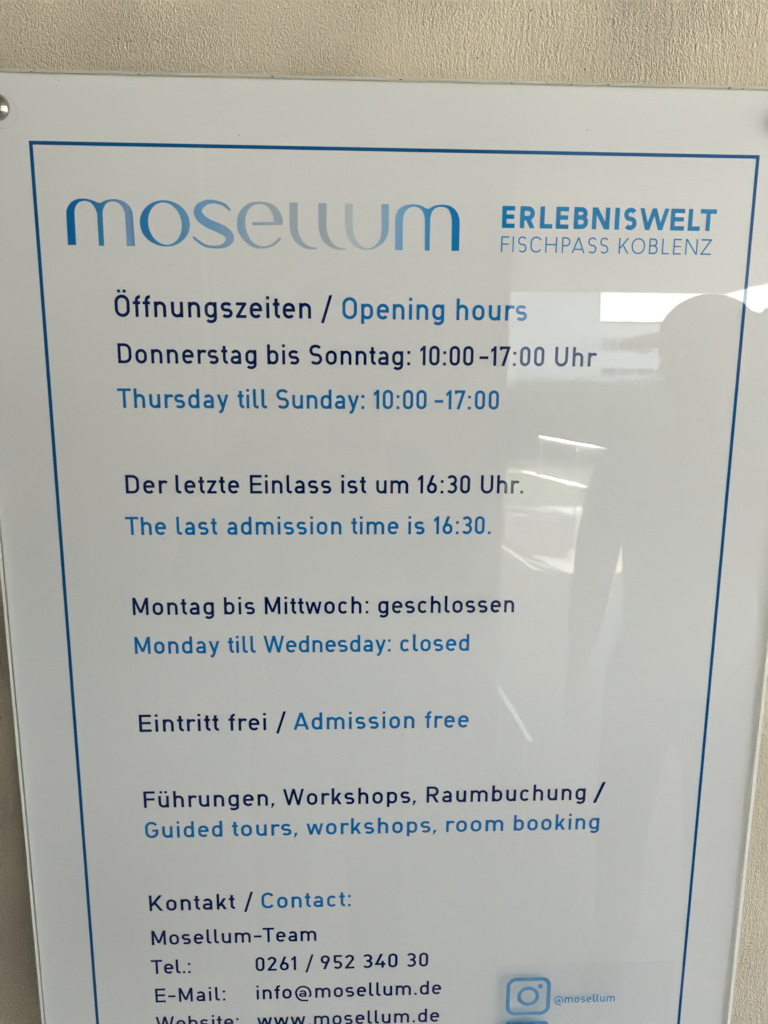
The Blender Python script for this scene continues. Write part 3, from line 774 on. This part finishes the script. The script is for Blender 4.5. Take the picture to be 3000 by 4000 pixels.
# flecks of dirt and small scratches on the face
def flecks():
    rnd = random.Random(11); V = []; F = []
    pts = [(-.1113, .0048, .0006), (.1278, .0126, .0007), (-.1616, -.0799, .0006), (-.1746, -.2764, .0007), (.1787, -.533, .0006),
           (.2708, -.167, .0006), (-.2296, .0362, .0006), (-.2055, -.165, .0006), (-.0395, -.1865, .0005), (.0905, -.148, .0005), (-.2310, -.592, .0004), (-.222, -.678, .0006)]
    for x, z, r in pts:
        n = len(V); k = 6; st = rnd.uniform(.7, 1.8); an = rnd.uniform(0, PI)
        for i in range(k):
            a = 2*PI*i/k; u = r*.5*st*math.cos(a)*rnd.uniform(.7, 1.2); v = r*.5*math.sin(a)*rnd.uniform(.7, 1.2)
            V.append((x+u*math.cos(an)-v*math.sin(an), -TH-.0002, Z0+z+u*math.sin(an)+v*math.cos(an)))
        F.append(tuple(range(n, n+k)))
    # grit caught along the top seam
    for _ in range(16):
        x = rnd.uniform(X0, X1); n = len(V); L_ = rnd.uniform(.0005, .0018); hh = rnd.uniform(.00015, .0004); z = ZT-rnd.choice((.0004, .0009, .0014))-.0000
        V += [(x-L_, -TH-.0002, z), (x, -TH-.0002, z-hh), (x+L_, -TH-.0002, z), (x, -TH-.0002, z+hh)]; F.append((n, n+1, n+2, n+3))
    return on_sign(tag(mesh('dirt_flecks', V, F, M['black'], sign), kind='stuff'))
flecks()

# ------------------------------------------------------------------ covered passage behind the camera (seen mirrored in the sheet)
def struct(o): o['kind'] = 'structure'; return o
struct(box('floor', -7.0, 4.7, -8.64, 0.0215, -0.15, 0.0, M['floor']))
M['bounce_ground'] = simple('pale_bounce_ground', (0.50, 0.46, 0.39), 0.9, var=0.1, scale=2, bump=0.01, bscale=60)
yd = mesh('bounce_yard', [(-40, -45, -.012), (60, -45, -.012), (60, -17, -.012), (-40, -17, -.012)], [(0, 1, 2, 3)], M['bounce_ground']); struct(yd)  # added pale ground that bounces sunlight onto the house and office fronts
g = mesh('ground', [(-600, -900, -.02), (600, -900, -.02), (600, 300, -.02), (-600, 300, -.02)], [(0, 1, 2, 3)], M['ground']); struct(g)
pv_ = mesh('bounce_pavement', [(4.6, -12, -.012), (30, -12, -.012), (30, 9, -.012), (4.6, 9, -.012)], [(0, 1, 2, 3)], M['paving']); struct(pv_)  # unseen paving, made pale to bounce more light onto the sign
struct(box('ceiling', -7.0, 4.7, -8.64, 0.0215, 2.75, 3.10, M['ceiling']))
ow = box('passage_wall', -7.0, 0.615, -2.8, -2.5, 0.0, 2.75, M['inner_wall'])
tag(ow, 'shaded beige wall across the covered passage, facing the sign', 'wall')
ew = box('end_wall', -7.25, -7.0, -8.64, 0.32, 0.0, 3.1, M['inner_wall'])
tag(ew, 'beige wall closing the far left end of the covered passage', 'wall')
cp = tube('cable_duct', (-.64, -2.488, 1.30), (-.64, -2.488, 2.48), .011, M['white_paint'])
tag(cp, 'slim white vertical cable duct fixed on the shaded passage wall', 'cable duct')

# railing along the ramp
rail = empty('ramp_railing', (2.17, -6.4, 0), 'long stainless tube railing beside the sunlit paving', 'railing')
rb = Vector(rail.location)
def rl(name, a, b, r):
    o = tube(name, Vector(a)-rb, Vector(b)-rb, r, M['stainless'], rail); return o
rl('handrail', (2.43, -8.77, .9), (2.68, -6.33, .9), .034)
rl('mid_rail', (2.21, -8.73, .45), (2.69, -6.4, .45), .032)
for s in (0.02, .5, .98):
    x = 2.43+.25*s; y = -8.77+2.44*s; rl('post', (x, y, 0), (x, y, .9), .014)
r2 = empty('stair_railing', (1.25, -4.8, 0), 'short stainless hoop railing near the end of the passage wall', 'railing')
rb2 = Vector(r2.location)
for nm, z in (('handrail', .9), ('mid_rail', .45)):
    tube(nm, Vector((1.32, -5.75, z))-rb2, Vector((1.63, -5.75, z))-rb2, .019, M['stainless'], r2)
for x in (1.33, 1.62): tube('post', Vector((x, -5.75, 0))-rb2, Vector((x, -5.75, .9))-rb2, .012, M['stainless'], r2)
def flat_rail(near, far, width, roll, label):
    """flat steel handrail canted a little outwards, on two round posts"""
    a_, b_ = Vector(near), Vector(far); mid = (a_+b_)/2
    root = empty('flat_handrail', (mid.x, mid.y, 0), label, 'handrail')
    d_ = b_-a_
    bm = bmesh.new(); bx(bm, -width/2, width/2, -d_.length/2, d_.length/2, -.008, 0, .002)
    o = from_bm('flat_bar', bm, M['bright_steel'], root); o.location = (0, 0, mid.z)
    o.rotation_euler = (0, R(roll), math.atan2(d_.x, -d_.y))
    for f in (.12, .88):
        p_ = a_.lerp(b_, f); tube('post', (p_.x-mid.x, p_.y-mid.y, 0), (p_.x-mid.x, p_.y-mid.y, p_.z-.010), .006, M['stainless'], root)
flat_rail((.946, -3.09, .592), (.883, -3.70, .592), .045, 18, 'low flat steel handrail beyond the end of the passage wall')
flat_rail((.523, -1.54, .448), (.502, -1.95, .448), .024, 11, 'narrow knee high steel rail close behind the photographer')

# white neighbouring house and office block
hs = empty('white_house', (7.07, -25, 0), 'plain white rendered gable end beyond the hedge', 'house')
box('wall', -1.62, 1.62, -8, 0, 0, 9, M['white_wall'], hs)
box('roof', -1.8, 1.8, -8.2, .2, 9.0, 9.25, M['ceiling'], hs)
of = empty('office_building', (25, -45, 0), 'long white office building with bands of windows', 'building')
box('wall', -14.6, 25, -12, 0, 0, 5.62, M['white_wall'], of)
box('roof', -14.8, 25.2, -12.2, .12, 5.62, 5.75, M['ceiling'], of)
w_me = None
for row in (3.87, 2.30):
    for i in range(24):
        xx = -11.8+i*1.22
        zt = row+.92 if row > 3 else row+.62
        fr = box('window', xx, xx+1.14, .002, .05, row, zt, M['white_paint'], of)
        box('pane', xx+.06, xx+.50, .051, .055, row+.05, zt-.05, M['glass'], fr)
        box('pane', xx+.60, xx+1.06, .051, .055, row+.05, zt-.05, M['glass'], fr)

def leaves(name, n, fn, size, m, parent=None, seed=1):
    rs = np.random.RandomState(seed); V = np.zeros((n*4, 3)); 
    for i in range(n):
        p = fn(rs); a = rs.normal(size=3); a /= np.linalg.norm(a)+1e-9; b = np.cross(a, rs.normal(size=3)); b /= np.linalg.norm(b)+1e-9
        s = size*rs.uniform(.6, 1.3)
        V[i*4:i*4+4] = [p-a*s, p+b*s*.5, p+a*s, p-b*s*.5]
    F = [(i*4, i*4+1, i*4+2, i*4+3) for i in range(n)]
    return mesh(name, V, F, m, parent)
def hedge_fn(rs):
    return np.array([rs.uniform(2.0, 22), -16+rs.uniform(-.7, .7), max(0, 1.72*rs.uniform(0, 1)+.05*rs.normal())])
hg = leaves('hedge', 16000, hedge_fn, .10, M['leaf'], None, 4)
bmh = bmesh.new(); bmh.from_mesh(hg.data); bx(bmh, 2.1, 21.9, -16.5, -15.5, 0, 1.5); bmh.to_mesh(hg.data); bmh.free()
tag(hg, kind='stuff')
def tree(x, y, hgt, rad, lab, seed, nl=2600, ls=.15, zs=.16):
    t_ = empty('tree', (x, y, 0), lab, 'tree', 'trees at the edge of the lawn')
    bm = bmesh.new(); bmesh.ops.create_cone(bm, cap_ends=True, segments=10, radius1=.22, radius2=.08, depth=hgt*.7, matrix=Matrix.Translation((0, 0, hgt*.35)))
    for k in range(6):
        a = k*1.05; tube_bm(bm, (0, 0, hgt*(.3+.06*k)), (math.cos(a)*rad*.7, math.sin(a)*rad*.7, hgt*(.5+.07*k)), .045, 6)
    from_bm('trunk', bm, M['bark'], t_)
    cs = np.random.RandomState(seed+50).normal(size=(14, 3))*np.array([rad*.5, rad*.5, hgt*zs])+np.array([0, 0, hgt*.66])
    def fn(rs):
        c0 = cs[rs.randint(len(cs))]; d = rs.normal(size=3); d /= np.linalg.norm(d); return c0+d*rad*.42*rs.uniform(.6, 1.05)
    leaves('crown', nl, fn, ls, M['leaf'], t_, seed)
    return t_
tree(10.1, -16.5, 3.3, 1.6, 'leafy tree beyond the right corner of the canopy', 1)
tree(21.0, -20.0, 6.0, 2.4, 'taller leafy tree standing well to the right of the canopy', 2)
tree(-11.0, -15.0, 6.5, 2.6, 'leafy tree far out to the left behind the passage wall', 3)

tree(-1.9, -14.8, 10.8, 2.3, 'tallest dense tree, unseen, added to shade the left of the sunlit floor', 4, 7000, .2, .07)  # added out of view so its crown shades part of the floor

# ------------------------------------------------------------------ people (seen mirrored)
def skin_mesh(name, nodes, edges, root, m, parent, sub=2):
    me = bpy.data.meshes.new(name)
    keys = list(nodes); idx = {k: i for i, k in enumerate(keys)}
    me.from_pydata([nodes[k][0] for k in keys], [(idx[a], idx[b]) for a, b in edges], [])
    o = bpy.data.objects.new(name, me); link(o, parent)
    me.materials.append(m)
    mo = o.modifiers.new('skin', 'SKIN'); mo.use_smooth_shade = True
    for i, k in enumerate(keys):
        r = nodes[k][1]; r = r if isinstance(r, tuple) else (r, r)
        me.skin_vertices[0].data[i].radius = r
        me.skin_vertices[0].data[i].use_root = (k == root)
    ms = o.modifiers.new('subd', 'SUBSURF'); ms.levels = sub; ms.render_levels = sub
    return o

def chain(names): return list(zip(names[:-1], names[1:]))

def head(parent, hx, face_ang, z, hair=True):
    """head with face; hx = centre (x, y), z = centre height; face_ang = heading of the nose"""
    bm = bmesh.new()
    bmesh.ops.create_uvsphere(bm, u_segments=32, v_segments=24, radius=1.0)
    for v in bm.verts:
        x, y, zz = v.co          # nose towards +x
        if zz < 0:
            k = 1-.34*(-zz)**1.5; y *= k; x *= (1-.16*(-zz)**2)
            if x > 0: x += .10*(-zz)
        if x > .2: x = .2+(x-.2)*.86
        v.co = (x*.098, y*.077, zz*.118)
    bm2 = bm
    # nose, brow
    bmesh.ops.create_cone(bm2, cap_ends=True, segments=10, radius1=.015, radius2=.006, depth=.052, matrix=Matrix.Translation((.094, 0, -.012)) @ Matrix.Rotation(R(-14), 4, 'Y') @ Matrix.Diagonal((1, .8, 1, 1)))
    for s in (-1, 1):
        bmesh.ops.create_uvsphere(bm2, u_segments=10, v_segments=8, radius=.5, matrix=Matrix.Translation((-.005, s*.078, -.006)) @ Matrix.Diagonal((.034, .016, .062, 1)))
    o = from_bm('head', bm2, M['skin'], parent, True)
    o.location = (hx[0], hx[1], z); o.rotation_euler = (0, 0, face_ang)
    for s in (-1, 1):
        b = bmesh.new(); bmesh.ops.create_uvsphere(b, u_segments=12, v_segments=8, radius=.0125, matrix=Matrix.Translation((.079, s*.031, .008)))
        from_bm('eye', b, M['eye_white'], o, True)
        b = bmesh.new(); bmesh.ops.create_uvsphere(b, u_segments=10, v_segments=8, radius=.0062, matrix=Matrix.Translation((.0880, s*.031, .008)))
        from_bm('iris', b, M['iris'], o, True)
    b = bmesh.new(); bmesh.ops.create_uvsphere(b, u_segments=12, v_segments=8, radius=.5, matrix=Matrix.Translation((.090, 0, -.056)) @ Matrix.Diagonal((.016, .046, .014, 1)))
    lp = from_bm('mouth', b, simple('lips', (.42, .17, .14), .5), o, True)
    if hair:
        b = bmesh.new(); bmesh.ops.create_uvsphere(b, u_segments=32, v_segments=20, radius=1.0)
        dele = [v for v in b.verts if v.co.z < -.35 or (v.co.x > .45 and v.co.z < .48) or (v.co.x > .05 and v.co.z < .05)]
        for v in b.verts: v.co = (v.co.x*.106-.004, v.co.y*.085, v.co.z*.128+.004)
        bmesh.ops.delete(b, geom=dele, context='VERTS')
        ho = from_bm('hair', b, M['hair'], o, True)
        so = ho.modifiers.new('thick', 'SOLIDIFY'); so.thickness = .008
    return o

def hand_nodes(wrist, d, side, up, curl=.6, pre=''):
    """five-fingered hand continuing a forearm: d = pointing direction, side = towards the thumb"""
    wv = Vector(wrist); d = Vector(d).normalized(); s = Vector(side).normalized(); u = d.cross(s).normalized()
    nd = {}; ed = []
    palm = wv+d*.045
    nd[pre+'palm'] = (tuple(palm), (.018, .034))
    for k, (off, ln) in enumerate(((.028, .072), (.0095, .080), (-.0095, .074), (-.027, .058))):
        p = wv+d*.088+s*off; prev = pre+'palm'; dirv = d.copy()
        for j, fr in enumerate((0, .5, .82, 1.0)):
            if j: 
                dirv = (dirv+u*curl*.8).normalized(); p = p+dirv*ln*(fr-(0, .5, .82, 1.0)[j-1])
            nm = f'{pre}f{k}{j}'; nd[nm] = (tuple(p), .0092-.0008*j); ed.append((prev, nm)); prev = nm
    p = wv+d*.03+s*.034; prev = pre+'palm'; dirv = (d*.6+s*.8).normalized()
    for j in range(3):
        nm = f'{pre}t{j}'; nd[nm] = (tuple(p), .0105-.001*j); ed.append((prev, nm)); prev = nm
        p = p+dirv*.03; dirv = (dirv+d*.4+u*curl*.3).normalized()
    return nd, ed

def person(loc, rz, height, label, top, pose, hair=True):
    """built facing +x in local space, then turned by rz"""
    P = empty('person', (loc[0], loc[1], 0), label, 'person', None, rz)
    k = height/1.75
    J = dict(pelvis=(0, 0, .93), waist=(-.005, 0, 1.08), chest=(0, 0, 1.28), neck0=(-.015, 0, 1.44), neck1=(.0, 0, 1.53), crown=(.02, 0, 1.62))
    hz = 1.635
    for n, s in (('L', 1), ('R', -1)):
        J['sh'+n] = (-.01, s*.175, 1.40); J['hip'+n] = (0, s*.095, .88)
        J['kn'+n] = (.02, s*.105, .49); J['an'+n] = (-.02, s*.11, .09); J['toe'+n] = (.13, s*.125, .03)
        J['el'+n] = pose['el'+n]; J['wr'+n] = pose['wr'+n]
    J = {a: tuple(c_*k for c_ in b) for a, b in J.items()}
    nd = {'pelvis': (J['pelvis'], .10), 'waist': (J['waist'], .095), 'chest': (J['chest'], .105), 'neck0': (J['neck0'], .06), 'neck1': (J['neck1'], .052), 'crown': (J['crown'], .05)}
    ed = chain(['pelvis', 'waist', 'chest', 'neck0', 'neck1', 'crown'])
    for n in 'LR':
        nd['sh'+n] = (J['sh'+n], .042); nd['el'+n] = (J['el'+n], .038); nd['wr'+n] = (J['wr'+n], .024)
        ed += [('chest', 'sh'+n), ('sh'+n, 'el'+n), ('el'+n, 'wr'+n)]
        nd['hip'+n] = (J['hip'+n], .078); nd['kn'+n] = (J['kn'+n], .052); nd['an'+n] = (J['an'+n], .036); nd['toe'+n] = (J['toe'+n], .03)
        ed += [('pelvis', 'hip'+n), ('hip'+n, 'kn'+n), ('kn'+n, 'an'+n), ('an'+n, 'toe'+n)]
        d = Vector(J['wr'+n])-Vector(J['el'+n]) if not pose.get('hd'+n) else Vector(pose['hd'+n])
        h1, h2 = hand_nodes(J['wr'+n], d, pose['th'+n], None, pose.get('curl', .5), 'h'+n)
        nd.update(h1); ed += h2+[('wr'+n, 'h'+n+'palm')]
    skin_mesh('body', nd, ed, 'pelvis', M['skin'], P, 2)
    # shirt
    sn = {'hem': ((J['pelvis'][0], 0, J['pelvis'][2]-.12), (.165, .205)), 'waist': (J['waist'], (.14, .182)), 'chest': (J['chest'], (.13, .165)), 'neck0': ((J['neck0'][0], 0, J['neck0'][2]-.015), (.075, .085))}
    se = chain(['hem', 'waist', 'chest', 'neck0'])
    for n in 'LR':
        sn['sh'+n] = (J['sh'+n], .082); e = Vector(J['el'+n]); wv = Vector(J['wr'+n])
        sn['up'+n] = (tuple(Vector(J['sh'+n]).lerp(e, .35)), .068); sn['el'+n] = (tuple(e), .056); c_ = e.lerp(wv, .82); sn['cf'+n] = (tuple(c_), .038)
        sn['cl'+n] = (tuple(Vector(J['chest']).lerp(Vector(J['sh'+n]), .55)), .098)
        se += [('chest', 'cl'+n), ('cl'+n, 'sh'+n), ('sh'+n, 'up'+n), ('up'+n, 'el'+n), ('el'+n, 'cf'+n)]
    skin_mesh('shirt', sn, se, 'hem', top, P, 2)
    tn = {'top': ((0, 0, J['pelvis'][2]+.09), (.125, .15)), 'seat': ((0, 0, J['pelvis'][2]-.06), (.135, .168))}
    te = [('top', 'seat')]
    for n in 'LR':
        tn['hp'+n] = ((0, J['hip'+n][1], J['hip'+n][2]-.10), .095); tn['kn'+n] = (J['kn'+n], .07); tn['cu'+n] = ((J['an'+n][0], J['an'+n][1], .07), .058)
        te += [('seat', 'hp'+n), ('hp'+n, 'kn'+n), ('kn'+n, 'cu'+n)]
    skin_mesh('trousers', tn, te, 'top', M['denim'], P, 2)
    for n in 'LR':
        b = bmesh.new(); bmesh.ops.create_uvsphere(b, u_segments=20, v_segments=12, radius=1)
        for v in b.verts: v.co = (v.co.x*.145+.055, v.co.y*(.050 if v.co.x > -.2 else .042)+J['an'+n][1]*1.08, max(v.co.z, -.55)*.062+.035)
        from_bm('shoe', b, M['shoe'], P, True)
    h = head(P, (.03*k, 0), pose.get('turn', 0), hz*k, hair)
    return P, h

# the one taking the picture, arms raised round the phone
pose_p = dict(elL=(.19, .235, 1.19), wrL=(.345, .060, 1.45), elR=(.19, -.235, 1.17), wrR=(.345, -.085, 1.43),
              hdL=(.10, .0, .9), hdR=(.10, .0, .9), thL=(.2, -1, 0), thR=(.2, 1, 0), curl=.45)
pho, hp = person((-.095, -.95), R(90), 1.74, 'person in a dark blue shirt holding up a phone in front of the sign', M['navy'], pose_p)
# companion in a cap, beside the camera, looking over
pose_m = dict(elL=(-.03, .225, 1.12), wrL=(.05, .235, .86), elR=(-.03, -.198, 1.12), wrR=(.06, -.185, .86), thL=(1, 0, 0), thR=(1, 0, 0), curl=.55, turn=R(48))
man, hm = person((.750, -1.06), R(122), 1.735, 'person in a grey green shirt and peaked cap standing to the right of the sign', M['olive'], pose_m, False)
b = bmesh.new(); bmesh.ops.create_uvsphere(b, u_segments=32, v_segments=20, radius=1.0)
bmesh.ops.delete(b, geom=[v for v in b.verts if v.co.z < -.02], context='VERTS')
for v in b.verts: v.co = (v.co.x*.108-.003, v.co.y*.088, v.co.z*.092+.040)
capo = from_bm('cap', b, M['olive'], hm, True)
so = capo.modifiers.new('thick', 'SOLIDIFY'); so.thickness = .004
bv = []; bf = []
for i in range(17):
    a = R(-70+140*i/16)
    for rr, dz in ((.0, 0), (.5, -.004), (1.0, -.020)):
        L_ = .095*math.cos(a)**.6*rr if math.cos(a) > 0 else 0
        x = .105*math.cos(a)+L_; y = .090*math.sin(a); zc = .046+dz-.020*abs(math.sin(a))*rr
        bv.append((x, y, zc))
for i in range(16):
    for j in range(2): q = i*3+j; bf.append((q, q+3, q+4, q+1))
br = mesh('peak', bv, bf, M['olive'], capo, True); so = br.modifiers.new('thick', 'SOLIDIFY'); so.thickness = .004
# the phone: right behind the lens, held by the photographer
ph = empty('smartphone', (0, 0, 0), 'black smartphone held up in both hands by the person in the dark blue shirt', 'phone')
ph.matrix_world = Matrix.Translation(Vector(cam.location)+(cam.matrix_world.to_3x3() if False else Euler(cam.rotation_euler).to_matrix()) @ Vector((0, 0, .006)))
ph.rotation_euler = cam.rotation_euler
bm = bmesh.new(); bx(bm, -.038, .038, -.098, .062, .0, .008, .0035)
from_bm('case', bm, M['phone'], ph)
bm = bmesh.new(); bx(bm, -.035, .035, -.095, .059, .0082, .0088)
from_bm('screen', bm, M['glass'], ph)
for dy in (-.024, -.048):
    b = bmesh.new(); bmesh.ops.create_cone(b, cap_ends=True, segments=24, radius1=.0075, radius2=.0075, depth=.0015, matrix=Matrix.Translation((0, dy, -.0007)))
    from_bm('lens', b, M['glass'], ph)
